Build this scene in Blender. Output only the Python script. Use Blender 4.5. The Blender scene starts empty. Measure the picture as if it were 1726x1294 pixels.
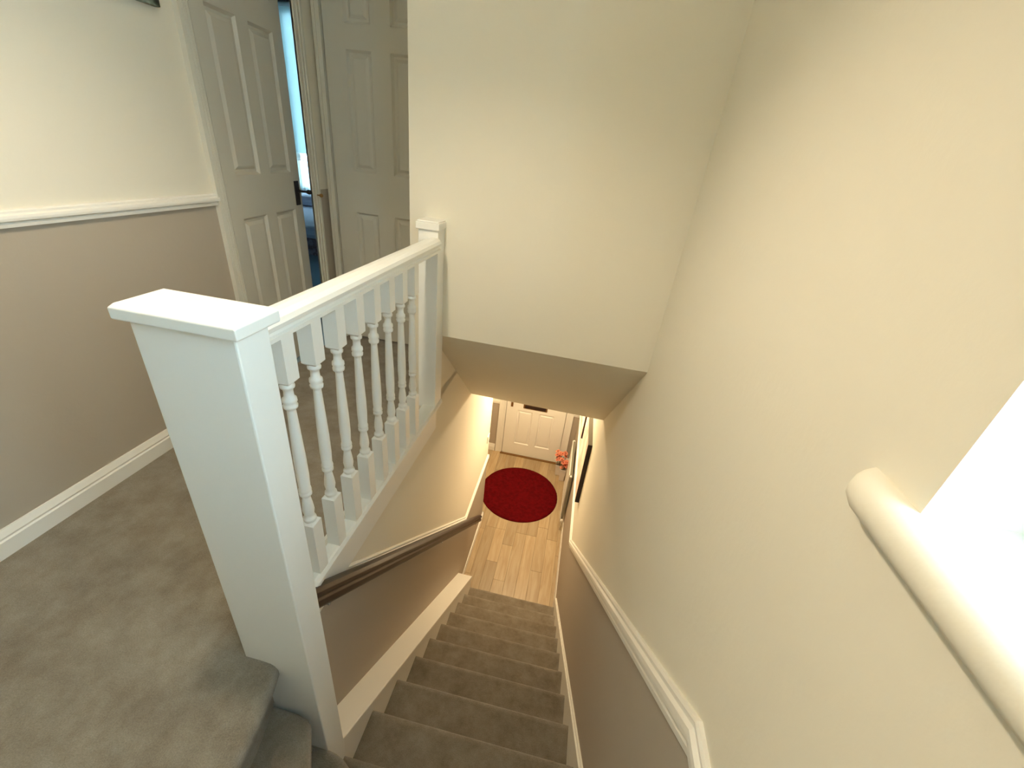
import bpy, bmesh, math, random
from mathutils import Vector, Matrix
random.seed(7)
SC = bpy.context.scene
COL = SC.collection

# ------------------------------------------------------------------ camera
cam_d = bpy.data.cameras.new('camera'); cam = bpy.data.objects.new('camera', cam_d); COL.objects.link(cam)
cam.location = (0.48865, -2.49843, 3.75669)
cam.rotation_euler = (1.0706924, -0.1037294, 0.1868820)
cam_d.sensor_width = 36.0; cam_d.sensor_fit = 'HORIZONTAL'
cam_d.lens = 712.234 / 1726 * 36.0
cam_d.clip_start = 0.01; cam_d.clip_end = 100
SC.camera = cam
# ------------------------------------------------------------------ world / colour management
w = bpy.data.worlds.new('world'); SC.world = w; w.use_nodes = True
bg = w.node_tree.nodes['Background']
bg.inputs[0].default_value = (0.54, 0.83, 1.0, 1); bg.inputs[1].default_value = 16.0
SC.view_settings.view_transform = 'Standard'; SC.view_settings.look = 'None'
SC.view_settings.gamma = 1.0; SC.view_settings.use_curve_mapping = False
SC.view_settings.exposure = 0.0
try:
    SC.cycles.max_bounces = 10; SC.cycles.diffuse_bounces = 8
    SC.cycles.sample_clamp_indirect = 6.0
    SC.cycles.caustics_reflective = False; SC.cycles.caustics_refractive = False
except Exception: pass

def area_light(name, loc, rot, sx, sy, power, col, portal=False):
    d = bpy.data.lights.new(name, 'AREA'); d.shape = 'RECTANGLE'; d.size = sx; d.size_y = sy
    d.energy = power; d.color = col
    o = bpy.data.objects.new(name, d); COL.objects.link(o); o.location = loc; o.rotation_euler = rot
    if portal: d.cycles.is_portal = True
    return o
def point_light(name, loc, power, col, radius):
    d = bpy.data.lights.new(name, 'POINT'); d.energy = power; d.color = col; d.shadow_soft_size = radius
    o = bpy.data.objects.new(name, d); COL.objects.link(o); o.location = loc
    return o
# daylight portals in the two windows (guide the sky's own light in)
0 and area_light('landing_window_portal', (1.12, -2.62, 4.15), (0, math.radians(90), 0), 1.3, 0.95, 1, (1, 1, 1), True)
0 and area_light('bedroom_window_portal', (-3.4, 3.25, 4.05), (math.radians(-90), 0, 0), 1.3, 1.5, 1, (1, 1, 1), True)
WARM = (1.0, 0.74, 0.42)
point_light('landing_bulb_light', (-0.10, -1.95, 4.458), 43.0, (1.0, 0.855, 0.63), 0.035)
point_light('hall_bulb_light', (0.33, 1.15, 2.10), 56.0, (1.0, 0.80, 0.52), 0.06)

# ------------------------------------------------------------------ materials
def mat(name, col, rough=0.6, metal=0.0, bump=0.0, bscale=200.0, mottle=0.0, mscale=3.0, col2=None, spec=0.5):
    m = bpy.data.materials.new(name); m.use_nodes = True
    nt = m.node_tree; b = nt.nodes['Principled BSDF']
    b.inputs['Base Color'].default_value = (*col, 1); b.inputs['Roughness'].default_value = rough
    b.inputs['Metallic'].default_value = metal; b.inputs['Specular IOR Level'].default_value = spec
    tc = nt.nodes.new('ShaderNodeTexCoord')
    if mottle > 0 or col2:
        n = nt.nodes.new('ShaderNodeTexNoise'); n.inputs['Scale'].default_value = mscale; n.inputs['Detail'].default_value = 5
        r = nt.nodes.new('ShaderNodeValToRGB')
        c2 = col2 or tuple(c * (1 - mottle) for c in col)
        r.color_ramp.elements[0].position = 0.35; r.color_ramp.elements[1].position = 0.65
        r.color_ramp.elements[0].color = (*c2, 1); r.color_ramp.elements[1].color = (*col, 1)
        nt.links.new(tc.outputs['Object'], n.inputs['Vector']); nt.links.new(n.outputs['Fac'], r.inputs['Fac'])
        nt.links.new(r.outputs['Color'], b.inputs['Base Color'])
    if bump > 0:
        n2 = nt.nodes.new('ShaderNodeTexNoise'); n2.inputs['Scale'].default_value = bscale; n2.inputs['Detail'].default_value = 3
        bp = nt.nodes.new('ShaderNodeBump'); bp.inputs['Strength'].default_value = bump; bp.inputs['Distance'].default_value = 0.01
        nt.links.new(tc.outputs['Object'], n2.inputs['Vector']); nt.links.new(n2.outputs['Fac'], bp.inputs['Height'])
        nt.links.new(bp.outputs['Normal'], b.inputs['Normal'])
    return m

CREAM = mat('cream_wall_paint', (0.78, 0.735, 0.63), 0.75, bump=0.05, bscale=60, spec=0.2)
TAUPE = mat('taupe_wall_paint', (0.42, 0.365, 0.30), 0.75, bump=0.05, bscale=60, spec=0.2)
CEIL = mat('ceiling_paint', (0.80, 0.78, 0.72), 0.85, spec=0.1)
WHITE = mat('white_gloss_paint', (0.82, 0.81, 0.77), 0.35, bump=0.02, bscale=30)
WHITE2 = mat('white_woodwork_paint', (0.84, 0.82, 0.77), 0.45)
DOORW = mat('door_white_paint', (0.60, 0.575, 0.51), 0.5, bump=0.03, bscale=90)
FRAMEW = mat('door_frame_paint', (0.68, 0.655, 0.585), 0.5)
WOODD = mat('dark_mahogany_varnish', (0.036, 0.019, 0.012), 0.42, col2=(0.022, 0.010, 0.007), mscale=18)
RUGM = mat('red_rug_pile', (0.13, 0.003, 0.005), 0.95, bump=0.9, bscale=160, col2=(0.085, 0.002, 0.003), mscale=30, spec=0.05)
BRASS = mat('brass', (0.62, 0.38, 0.12), 0.3, metal=1.0)
OLDBR = mat('aged_brass', (0.30, 0.16, 0.06), 0.4, metal=0.8)
BLACK = mat('black_iron', (0.012, 0.010, 0.014), 0.45)
DARKE = mat('dark_brown_edge', (0.022, 0.010, 0.006), 0.5)
GREYT = mat('dusty_grey_canvas_edge', (0.16, 0.14, 0.10), 0.8)
RADW = mat('radiator_enamel', (0.80, 0.77, 0.70), 0.35)
RADG = mat('radiator_grille_shadow', (0.30, 0.28, 0.22), 0.6)
PLAST = mat('white_plastic', (0.85, 0.83, 0.78), 0.35)
POTM = mat('white_ceramic', (0.74, 0.68, 0.62), 0.35)
PETAL = mat('coral_petal', (0.80, 0.24, 0.13), 0.7, col2=(0.85, 0.40, 0.26), mscale=60)
PETALD = mat('crimson_flower_centre', (0.28, 0.012, 0.012), 0.7)
LEAF = mat('dull_green_leaf', (0.16, 0.12, 0.05), 0.7)
METAL = mat('chrome', (0.7, 0.7, 0.7), 0.2, metal=1.0)
SHADE = mat('linen_lampshade', (0.80, 0.76, 0.68), 0.9)
_n = SHADE.node_tree; _t = _n.nodes.new('ShaderNodeBsdfTranslucent'); _t.inputs[0].default_value = (0.95, 0.90, 0.80, 1); _m = _n.nodes.new('ShaderNodeMixShader'); _m.inputs[0].default_value = 0.22
_n.links.new(_n.nodes['Principled BSDF'].outputs[0], _m.inputs[1]); _n.links.new(_t.outputs[0], _m.inputs[2]); _n.links.new(_m.outputs[0], _n.nodes['Material Output'].inputs[0])

def carpet_mat():
    m = bpy.data.materials.new('beige_twist_pile_carpet'); m.use_nodes = True
    nt = m.node_tree; b = nt.nodes['Principled BSDF']; L = nt.links.new
    b.inputs['Roughness'].default_value = 0.95; b.inputs['Specular IOR Level'].default_value = 0.05
    b.inputs['Sheen Weight'].default_value = 0.25; b.inputs['Sheen Roughness'].default_value = 0.5
    tc = nt.nodes.new('ShaderNodeTexCoord')
    def noise(s, d=4, r=0.6):
        n = nt.nodes.new('ShaderNodeTexNoise'); n.inputs['Scale'].default_value = s; n.inputs['Detail'].default_value = d
        n.inputs['Roughness'].default_value = r; L(tc.outputs['Object'], n.inputs['Vector']); return n
    def ramp(n, a, b_, c1, c2):
        r = nt.nodes.new('ShaderNodeValToRGB'); r.color_ramp.elements[0].position = a; r.color_ramp.elements[1].position = b_
        r.color_ramp.elements[0].color = (*c1, 1); r.color_ramp.elements[1].color = (*c2, 1); L(n.outputs['Fac'], r.inputs['Fac']); return r
    big = ramp(noise(11, 6, 0.7), 0.30, 0.66, (0.205, 0.162, 0.112), (0.330, 0.285, 0.222))
    fine = ramp(noise(330, 3, 0.8), 0.3, 0.7, (0.72, 0.72, 0.72), (1.2, 1.2, 1.2))
    mx = nt.nodes.new('ShaderNodeMix'); mx.data_type = 'RGBA'; mx.blend_type = 'MULTIPLY'; mx.inputs[0].default_value = 1
    L(big.outputs[0], mx.inputs[6]); L(fine.outputs[0], mx.inputs[7]); L(mx.outputs[2], b.inputs['Base Color'])
    n3 = noise(420, 3, 0.8); n4 = noise(35, 3)
    ad = nt.nodes.new('ShaderNodeMath'); ad.operation = 'ADD'; L(n3.outputs['Fac'], ad.inputs[0]); L(n4.outputs['Fac'], ad.inputs[1])
    bp = nt.nodes.new('ShaderNodeBump'); bp.inputs['Strength'].default_value = 0.7; bp.inputs['Distance'].default_value = 0.006
    L(ad.outputs[0], bp.inputs['Height']); L(bp.outputs['Normal'], b.inputs['Normal'])
    return m
CARPET = carpet_mat()

def oak_mat():
    m = bpy.data.materials.new('light_oak_plank'); m.use_nodes = True
    nt = m.node_tree; b = nt.nodes['Principled BSDF']; L = nt.links.new
    b.inputs['Roughness'].default_value = 0.38
    tc = nt.nodes.new('ShaderNodeTexCoord'); oi = nt.nodes.new('ShaderNodeObjectInfo')
    mp = nt.nodes.new('ShaderNodeMapping'); mp.inputs['Scale'].default_value = (28, 2.2, 10)
    ad = nt.nodes.new('ShaderNodeVectorMath'); ad.operation = 'ADD'
    mu = nt.nodes.new('ShaderNodeMath'); mu.operation = 'MULTIPLY'; mu.inputs[1].default_value = 17.0
    L(oi.outputs['Random'], mu.inputs[0]); L(tc.outputs['Object'], ad.inputs[0]); L(mu.outputs[0], ad.inputs[1])
    L(ad.outputs[0], mp.inputs['Vector'])
    n = nt.nodes.new('ShaderNodeTexNoise'); n.inputs['Scale'].default_value = 1.3; n.inputs['Detail'].default_value = 6; n.inputs['Distortion'].default_value = 0.8
    L(mp.outputs[0], n.inputs['Vector'])
    r = nt.nodes.new('ShaderNodeValToRGB'); r.color_ramp.elements[0].position = 0.3; r.color_ramp.elements[1].position = 0.72
    r.color_ramp.elements[0].color = (0.36, 0.25, 0.135, 1); r.color_ramp.elements[1].color = (0.47, 0.37, 0.235, 1); L(n.outputs['Fac'], r.inputs['Fac'])
    hs = nt.nodes.new('ShaderNodeHueSaturation'); mr = nt.nodes.new('ShaderNodeMapRange')
    mr.inputs['To Min'].default_value = 0.82; mr.inputs['To Max'].default_value = 1.14
    L(oi.outputs['Random'], mr.inputs['Value']); L(mr.outputs[0], hs.inputs['Value']); L(r.outputs[0], hs.inputs['Color'])
    L(hs.outputs[0], b.inputs['Base Color'])
    return m
OAK = oak_mat()

def art_mat(name, cols, scale):
    m = bpy.data.materials.new(name); m.use_nodes = True
    nt = m.node_tree; b = nt.nodes['Principled BSDF']; L = nt.links.new; b.inputs['Roughness'].default_value = 0.7
    tc = nt.nodes.new('ShaderNodeTexCoord'); n = nt.nodes.new('ShaderNodeTexNoise'); n.inputs['Scale'].default_value = scale; n.inputs['Detail'].default_value = 2
    r = nt.nodes.new('ShaderNodeValToRGB'); L(tc.outputs['Object'], n.inputs['Vector']); L(n.outputs['Fac'], r.inputs['Fac'])
    while len(r.color_ramp.elements) < len(cols): r.color_ramp.elements.new(0.5)
    for i, c in enumerate(cols):
        r.color_ramp.elements[i].position = 0.3 + 0.4 * i / (len(cols) - 1); r.color_ramp.elements[i].color = (*c, 1)
    L(r.outputs[0], b.inputs['Base Color']); return m
PINKART = art_mat('pink_floral_print', [(0.78, 0.70, 0.58), (0.80, 0.72, 0.60), (0.70, 0.40, 0.32), (0.80, 0.66, 0.55)], 5)
DARKART = art_mat('dark_green_painting', [(0.02, 0.02, 0.018), (0.05, 0.07, 0.045), (0.28, 0.33, 0.28), (0.12, 0.08, 0.03)], 18)
FLORAL = art_mat('lilac_floral_bedding', [(0.30, 0.16, 0.17), (0.45, 0.36, 0.42), (0.22, 0.12, 0.13), (0.5, 0.42, 0.48)], 12)
LILAC = mat('lilac_duvet_cotton', (0.66, 0.63, 0.74), 0.8)
BLUEC = mat('blue_grey_carpet', (0.34, 0.45, 0.52), 0.95)
BEDW = mat('pale_blue_wall_paint', (0.78, 0.84, 0.86), 0.8)

def glass_mat():
    m = bpy.data.materials.new('window_glass'); m.use_nodes = True
    nt = m.node_tree; nt.nodes.clear(); o = nt.nodes.new('ShaderNodeOutputMaterial')
    t = nt.nodes.new('ShaderNodeBsdfTransparent'); g = nt.nodes.new('ShaderNodeBsdfGlossy'); g.inputs['Roughness'].default_value = 0.02
    fr = nt.nodes.new('ShaderNodeValue'); fr.outputs[0].default_value = 0.04
    mx = nt.nodes.new('ShaderNodeMixShader'); L = nt.links.new
    L(fr.outputs[0], mx.inputs[0]); L(t.outputs[0], mx.inputs[1]); L(g.outputs[0], mx.inputs[2]); L(mx.outputs[0], o.inputs[0]); return m
GLASS = glass_mat()
def emit_mat(name, col, s):
    m = bpy.data.materials.new(name); m.use_nodes = True; b = m.node_tree.nodes['Principled BSDF']
    b.inputs['Base Color'].default_value = (*col, 1); b.inputs['Emission Color'].default_value = (*col, 1); b.inputs['Emission Strength'].default_value = s
    return m
BULB = emit_mat('glowing_bulb', (1.0, 0.8, 0.5), 8)

# ------------------------------------------------------------------ mesh helpers
def obj(name, bm, mats, parent=None, smooth=False, bevel=0.0):
    bmesh.ops.recalc_face_normals(bm, faces=bm.faces[:])
    me = bpy.data.meshes.new(name); bm.to_mesh(me); bm.free()
    for m in (mats if isinstance(mats, (list, tuple)) else [mats]): me.materials.append(m)
    o = bpy.data.objects.new(name, me); COL.objects.link(o)
    if smooth:
        for p in me.polygons: p.use_smooth = True
    if parent:
        o.parent = parent
    if bevel:
        b = o.modifiers.new('bevel', 'BEVEL'); b.width = bevel; b.segments = 2; b.limit_method = 'ANGLE'
    return o
def empty(name, loc=(0, 0, 0), rz=0):
    o = bpy.data.objects.new(name, None); COL.objects.link(o); o.location = loc; o.rotation_euler[2] = rz
    o.empty_display_size = 0.05; return o
def tag(o, label=None, cat=None, group=None, kind=None):
    if label: o['label'] = label
    if cat: o['category'] = cat
    if group: o['group'] = group
    if kind: o['kind'] = kind
    return o
def box(bm, x0, x1, y0, y1, z0, z1, mi=0):
    v = [bm.verts.new(p) for p in ((x0,y0,z0),(x1,y0,z0),(x1,y1,z0),(x0,y1,z0),(x0,y0,z1),(x1,y0,z1),(x1,y1,z1),(x0,y1,z1))]
    for f in ((0,3,2,1),(4,5,6,7),(0,1,5,4),(1,2,6,5),(2,3,7,6),(3,0,4,7)):
        bm.faces.new([v[i] for i in f]).material_index = mi
    return v
def B(*a):
    bm = bmesh.new()
    for x in a: box(bm, *x)
    return bm
def quad(bm, pts, mi=0):
    f = bm.faces.new([bm.verts.new(p) for p in pts]); f.material_index = mi; return f
def prism(bm, poly, axis, a, b, mi=0):
    """extrude a polygon; poly are the two other coords in xyz order"""
    def P(u, v, t): return {'x': (t, u, v), 'y': (u, t, v), 'z': (u, v, t)}[axis]
    A = [bm.verts.new(P(u, v, a)) for u, v in poly]; Bv = [bm.verts.new(P(u, v, b)) for u, v in poly]
    n = len(poly)
    f1 = bm.faces.new(A); f2 = bm.faces.new(Bv[::-1]); f1.material_index = f2.material_index = mi
    for i in range(n):
        f = bm.faces.new((A[i], Bv[i], Bv[(i+1) % n], A[(i+1) % n])); f.material_index = mi
def sweep(bm, path, prof, up=(0, 0, 1), side=None, cap=True, mi=0):
    """sweep profile [(s, h)] along a path, mitred; s along the given horizontal side dir, h along up'."""
    n = len(path); P = [Vector(p) for p in path]; rings = []
    side = Vector(side).normalized()
    for i in range(n):
        d0 = (P[i] - P[i-1]).normalized() if i > 0 else (P[1] - P[0]).normalized()
        d1 = (P[i+1] - P[i]).normalized() if i < n-1 else d0
        t = (d0 + d1).normalized(); u = side.cross(t); 
        if u.z < 0: u = -u
        k = 1.0 / max(0.3, t.dot(d0))
        rings.append([bm.verts.new(P[i] + side * s + u * (h * k)) for s, h in prof])
    m = len(prof)
    for i in range(n-1):
        for j in range(m):
            f = bm.faces.new((rings[i][j], rings[i+1][j], rings[i+1][(j+1) % m], rings[i][(j+1) % m])); f.material_index = mi
    if cap: bm.faces.new(rings[0]); bm.faces.new(rings[-1][::-1])
def lathe(bm, prof, c=(0, 0, 0), seg=16, mi=0, axis='z', caps=True):
    rings = []
    def P(r, a, h):
        if axis == 'z': return (c[0] + r*math.cos(a), c[1] + r*math.sin(a), c[2] + h)
        if axis == 'x': return (c[0] + h, c[1] + r*math.cos(a), c[2] + r*math.sin(a))
        return (c[0] + r*math.cos(a), c[1] + h, c[2] + r*math.sin(a))
    for r, h in prof: rings.append([bm.verts.new(P(max(r, 1e-4), 2*math.pi*k/seg, h)) for k in range(seg)])
    for i in range(len(rings)-1):
        for k in range(seg):
            f = bm.faces.new((rings[i][k], rings[i][(k+1) % seg], rings[i+1][(k+1) % seg], rings[i+1][k])); f.material_index = mi; f.smooth = True
    if caps:
        bm.faces.new(rings[0][::-1]).material_index = mi; bm.faces.new(rings[-1]).material_index = mi
def copy_tree(o, parent=None):
    c = o.copy(); COL.objects.link(c); c.parent = parent
    for ch in list(o.children): copy_tree(ch, c)
    return c

# ------------------------------------------------------------------ dimensions
R = 0.2; G = 0.2166; XR = 0.80; XSR = 0.785; LAND = 2.6; CZ = 5.0; XL = -0.985
def wx(y):   # the stair's left wall leans slightly outwards towards the hall
    return -0.094 - 0.0168 * (y + 2.0)
YB = -3.5
# ================================================================== SETTING
# right wall with window opening, painted in two colours that meet behind the dado rail
dado_r = [(YB, 2.978), (-2.118, 2.978), (0.03, 1.0), (2.33, 1.0)]
WY0, WY1, WZ0, WZ1 = -2.86, -2.178, 3.53, 4.45
bm = bmesh.new()
quad(bm, [(XR, YB, 2.0), (XR, -2.118, 2.0), (XR, -2.118, 2.978), (XR, YB, 2.978)], 1)
quad(bm, [(XR, -2.118, -0.02), (XR, 0.03, -0.02), (XR, 0.03, 1.0), (XR, -2.118, 2.978)], 1)
quad(bm, [(XR, 0.03, -0.02), (XR, 2.33, -0.02), (XR, 2.33, 1.0), (XR, 0.03, 1.0)], 1)
quad(bm, [(XR, 0.03, 1.0), (XR, 2.33, 1.0), (XR, 2.33, CZ), (XR, 0.03, CZ)], 0)
quad(bm, [(XR, -2.118, 2.978), (XR, 0.03, 1.0), (XR, 0.03, CZ), (XR, -2.118, CZ)], 0)
y = -2.118
quad(bm, [(XR, WY1, 2.978), (XR, y, 2.978), (XR, y, CZ), (XR, WY1, CZ)], 0)
quad(bm, [(XR, WY0, 2.978), (XR, WY1, 2.978), (XR, WY1, WZ0-0.02), (XR, WY0, WZ0-0.02)], 0)
quad(bm, [(XR, WY0, WZ1), (XR, WY1, WZ1), (XR, WY1, CZ), (XR, WY0, CZ)], 0)
quad(bm, [(XR, YB, 2.978), (XR, WY0, 2.978), (XR, WY0, CZ), (XR, YB, CZ)], 0)
# reveals
X2 = 0.98
quad(bm, [(XR, WY1, WZ0-0.02), (X2, WY1, WZ0-0.02), (X2, WY1, WZ1), (XR, WY1, WZ1)], 0)
quad(bm, [(XR, WY0, WZ0-0.02), (X2, WY0, WZ0-0.02), (X2, WY0, WZ1), (XR, WY0, WZ1)], 0)
quad(bm, [(XR, WY0, WZ1), (XR, WY1, WZ1), (X2, WY1, WZ1), (X2, WY0, WZ1)], 0)
o = obj('wall_right', bm, [CREAM, TAUPE]); tag(o, kind='structure')

# far bulkhead wall (over the stairs) and sloping soffit
UL = (-0.135, -0.83, 3.020); UR = (0.80, -0.985, 3.083); LL = (-0.135, 0.05, 2.225); LR = (0.80, -0.09, 2.295)
XE = -0.215
bm = bmesh.new()
top = lambda p: (p[0], p[1], CZ)
Ur2 = (XE, -0.818, 3.005)
quad(bm, [UL, UR, top(UR), top(UL)]); quad(bm, [Ur2, UL, top(UL), top(Ur2)])
quad(bm, [(XE, -0.818, 2.45), (-0.135, -0.83, 2.45), UL, Ur2])
quad(bm, [Ur2, top(Ur2), (XE, -0.10, CZ), (XE, -0.10, 3.005)]); quad(bm, [(XE, -0.818, 2.45), Ur2, (XE, -0.10, 3.005), (XE, -0.10, 2.45)])
o = obj('wall_far', bm, CREAM); tag(o, kind='structure')
bm = bmesh.new(); quad(bm, [UL, UR, LR, LL])
tag(obj('ceiling_stair_slope', bm, TAUPE if False else CREAM), kind='structure')
# hall ceiling
bm = bmesh.new(); quad(bm, [LL, LR, (XR, 2.33, 2.30), (-0.135, 2.33, 2.23)]); quad(bm, [(-1.3, 1.0, 2.23), (-0.135, 1.0, 2.23), (-0.135, 2.33, 2.23), (-1.3, 2.33, 2.23)])
tag(obj('ceiling_hall', bm, CEIL), kind='structure')
# upper ceiling
tag(obj('ceiling', B((-4.45, 1.17, YB-0.15, 3.35, CZ, CZ+0.05)), CEIL), kind='structure')
# the house's outer walls (openings only for the two windows) and ground slab
bm = bmesh.new()
ox0, ox1, oy0, oy1, oz0 = -4.42, 1.0, YB-0.12, 3.30, -0.1
def holed(f, a0, a1, z0, z1, h=None):
    if h is None: quad(bm, [f(a0, z0), f(a1, z0), f(a1, z1), f(a0, z1)]); return
    b0, b1, c0, c1 = h
    for p, q, u, v_ in ((a0, b0, z0, z1), (b1, a1, z0, z1), (b0, b1, z0, c0), (b0, b1, c1, z1)): quad(bm, [f(p, u), f(q, u), f(q, v_), f(p, v_)])
holed(lambda a, z: (ox1, a, z), oy0, oy1, oz0, CZ, (-2.95, -2.10, 3.48, 4.55))
holed(lambda a, z: (a, oy1, z), ox0, ox1, oz0, CZ, (-4.25, -2.55, 2.94, 4.97))
holed(lambda a, z: (ox0, a, z), oy0, oy1, oz0, CZ); holed(lambda a, z: (a, oy0, z), ox0, ox1, oz0, CZ)
quad(bm, [(ox0, oy0, oz0), (ox1, oy0, oz0), (ox1, oy1, oz0), (ox0, oy1, oz0)])
# linings that close the window openings between inner and outer wall
for y_ in (WY0-0.001, WY1+0.001): quad(bm, [(0.96, y_, 3.48), (ox1, y_, 3.48), (ox1, y_, 4.55), (0.96, y_, 4.55)])
for z_ in (3.485, WZ1+0.001): quad(bm, [(0.96, WY0, z_), (ox1, WY0, z_), (ox1, WY1, z_), (0.96, WY1, z_)])
for y_, y2_ in ((-2.95, WY0), (WY1, -2.10)): quad(bm, [(ox1, y_, 3.48), (ox1, y2_, 3.48), (ox1, y2_, 4.55), (ox1, y_, 4.55)])
quad(bm, [(ox1, WY0, WZ1), (ox1, WY1, WZ1), (ox1, WY1, 4.55), (ox1, WY0, 4.55)])
for a_, b_, c_, d_ in ((-4.25, -4.15, 2.94, 4.97), (-2.65, -2.55, 2.94, 4.97), (-4.15, -2.65, 2.94, 3.02), (-4.15, -2.65, 4.93, 4.97)): quad(bm, [(a_, oy1, c_), (b_, oy1, c_), (b_, oy1, d_), (a_, oy1, d_)])
for x_ in (-4.15, -2.65): quad(bm, [(x_, 3.2, 3.02), (x_, oy1, 3.02), (x_, oy1, 4.93), (x_, 3.2, 4.93)])
for z_ in (3.02, 4.93): quad(bm, [(-4.15, 3.2, z_), (-2.65, 3.2, z_), (-2.65, oy1, z_), (-4.15, oy1, z_)])
tag(obj('wall_outer', bm, mat('outer_render', (0.5, 0.48, 0.44), 0.9)), kind='structure')
# back wall of the landing behind the camera
tag(obj('wall_back', B((XL-0.1, XR+0.15, YB-0.05, YB, 1.9, CZ)), CREAM), kind='structure')

# left stair wall: cream above dado, taupe below
dl = [(-2.0, 2.78), (0.107, 0.915), (1.035, 0.90)]     # dado line (y, z)
bm = bmesh.new()
def W(y, z): return (wx(y), y, z)
quad(bm, [W(-1.95, 0.8), W(0.107, 0.0), W(0.107, 0.915), W(-1.95, 2.736)], 1)
quad(bm, [W(0.107, 0.0), W(1.035, 0.0), W(1.035, 0.90), W(0.107, 0.915)], 1)
quad(bm, [W(0.107, 0.915), W(1.035, 0.90), W(1.035, 2.6), W(0.107, 2.6)], 0)
quad(bm, [W(-1.95, 2.736), W(0.107, 0.915), W(0.107, 2.6), W(-1.95, 2.737)], 0)
quad(bm, [W(-0.86, 2.6), W(0.107, 2.6), W(0.107, 3.1), W(-0.86, 3.1)], 0)
# outside corner returning into the nook
xc = wx(1.035)
quad(bm, [(xc, 1.035, 0), (-1.3, 1.035, 0), (-1.3, 1.035, 0.90), (xc, 1.035, 0.90)], 1)
quad(bm, [(xc, 1.035, 0.90), (-1.3, 1.035, 0.90), (-1.3, 1.035, 2.4), (xc, 1.035, 2.4)], 0)
o = obj('wall_stair_left', bm, [CREAM, TAUPE]); tag(o, kind='structure')
# hall end wall with the front door opening, and nook side wall
YD = 2.33
bm = bmesh.new()
for x0, x1 in ((-1.3, -0.225), (0.675, XR)):
    quad(bm, [(x0, YD, 0), (x1, YD, 0), (x1, YD, 0.82), (x0, YD, 0.82)], 1)
    quad(bm, [(x0, YD, 0.82), (x1, YD, 0.82), (x1, YD, 2.4), (x0, YD, 2.4)], 0)
quad(bm, [(-0.225, YD, 2.02), (0.675, YD, 2.02), (0.675, YD, 2.4), (-0.225, YD, 2.4)], 0)
quad(bm, [(-1.3, 1.0, 0), (-1.3, YD, 0), (-1.3, YD, 2.4), (-1.3, 1.0, 2.4)], 0)
quad(bm, [(-0.3, YD+0.07, -0.05), (0.75, YD+0.07, -0.05), (0.75, YD+0.07, 2.1), (-0.3, YD+0.07, 2.1)], 0)  # unseen backing behind the front door, added to stop light leaks
for q_ in (-0.225, 0.675): quad(bm, [(q_, YD, -0.05), (q_, YD+0.07, -0.05), (q_, YD+0.07, 2.1), (q_, YD, 2.1)], 0)
quad(bm, [(-0.3, YD-0.005, -0.03), (0.75, YD-0.005, -0.03), (0.75, YD+0.07, -0.03), (-0.3, YD+0.07, -0.03)], 0)
tag(obj('wall_hall_end', bm, [CREAM, TAUPE]), kind='structure')

# landing left wall (door opening into the bedroom) - thickness 0.1
DY0, DY1, DZ = -0.875, -0.285, 4.62
bm = bmesh.new()
zd = 3.475
for y0, y1, th in ((YB, DY0, 0.1), (DY1, -0.10, 0.003)):
    box(bm, XL-th, XL, y0, y1, LAND-0.1, zd, 1); box(bm, XL-th, XL, y0, y1, zd, CZ, 0)
box(bm, XL-0.1, XL, DY0, DY1, DZ, CZ, 0)
tag(obj('wall_left', bm, [CREAM, TAUPE]), kind='structure')
# landing end wall with the shut door
bm = B((XL-0.01, XE, -0.05, -0.045, LAND-0.1, CZ), (XL-0.01, -0.955, -0.11, -0.05, LAND-0.1, CZ), (-0.35, XE, -0.11, -0.05, LAND-0.1, CZ), (-0.955, -0.35, -0.11, -0.05, 4.62, CZ))  # includes an unseen backing slab, added to block sky light leaking round the door
tag(obj('wall_landing_end', bm, CREAM), kind='structure')

# ---- floors
# landing: polygon with curved carpeted nosing
edge = [(-0.088, -1.965), (-0.080, -1.990), (-0.072, -2.012), (-0.064, -2.035), (-0.057, -2.058), (-0.050, -2.085), (-0.042, -2.120), (-0.030, -2.20), (0.005, -2.45), (0.07, -2.9), (0.16, YB)]
def nosed_step(name, edge, back, z, h, parent=None, mats=CARPET, k_=1.0):
    """front edge polyline gets a bull-nose; back = rest of the outline"""
    bm = bmesh.new(); E = [Vector((a, b)) for a, b in edge]; n = len(E)
    prof = [(-0.024, 0.0), (-0.010, -0.0015), (-0.004, -0.0055), (0.0, -0.014), (0.0, -0.024), (-0.005, -0.034), (-0.014, -0.041), (-0.022, -0.046), (-0.023, -h)]
    prof = [(a*k_, max(b*k_, -h)) if b > -h else (a*k_, b) for a, b in prof]
    nor = []
    for i in range(n):
        d = (E[min(i+1, n-1)] - E[max(i-1, 0)]).normalized(); nor.append(Vector((-d.y, d.x)))
    c = sum((Vector((a, b)) for a, b in back), Vector((0, 0))) / len(back)
    for i in range(n):
        if nor[i].dot(c - E[i]) > 0: nor[i] = -nor[i]
    rows = [[bm.verts.new((E[i].x + nor[i].x*o_, E[i].y + nor[i].y*o_, z + dz)) for o_, dz in prof] for i in range(n)]
    for i in range(n-1):
        for j in range(len(prof)-1):
            f = bm.faces.new((rows[i][j], rows[i+1][j], rows[i+1][j+1], rows[i][j+1])); f.smooth = True
    bk = [bm.verts.new((a, b, z)) for a, b in back]
    f = bm.faces.new([r[0] for r in rows] + bk)
    bmesh.ops.triangulate(bm, faces=[f])
    return obj(name, bm, mats, parent)
landing = nosed_step('floor_landing', edge, [(XL, YB), (XL, -0.05), (XE, -0.05), (XE, -0.80), (-0.118, -0.83), (-0.118, -1.96)], LAND, R, k_=1.75)
tag(landing, kind='structure')
tag(obj('floor_bedroom', B((-4.3, XL, -1.2, 3.2, LAND-0.05, LAND-0.004)), BLUEC), kind='structure')

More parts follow.
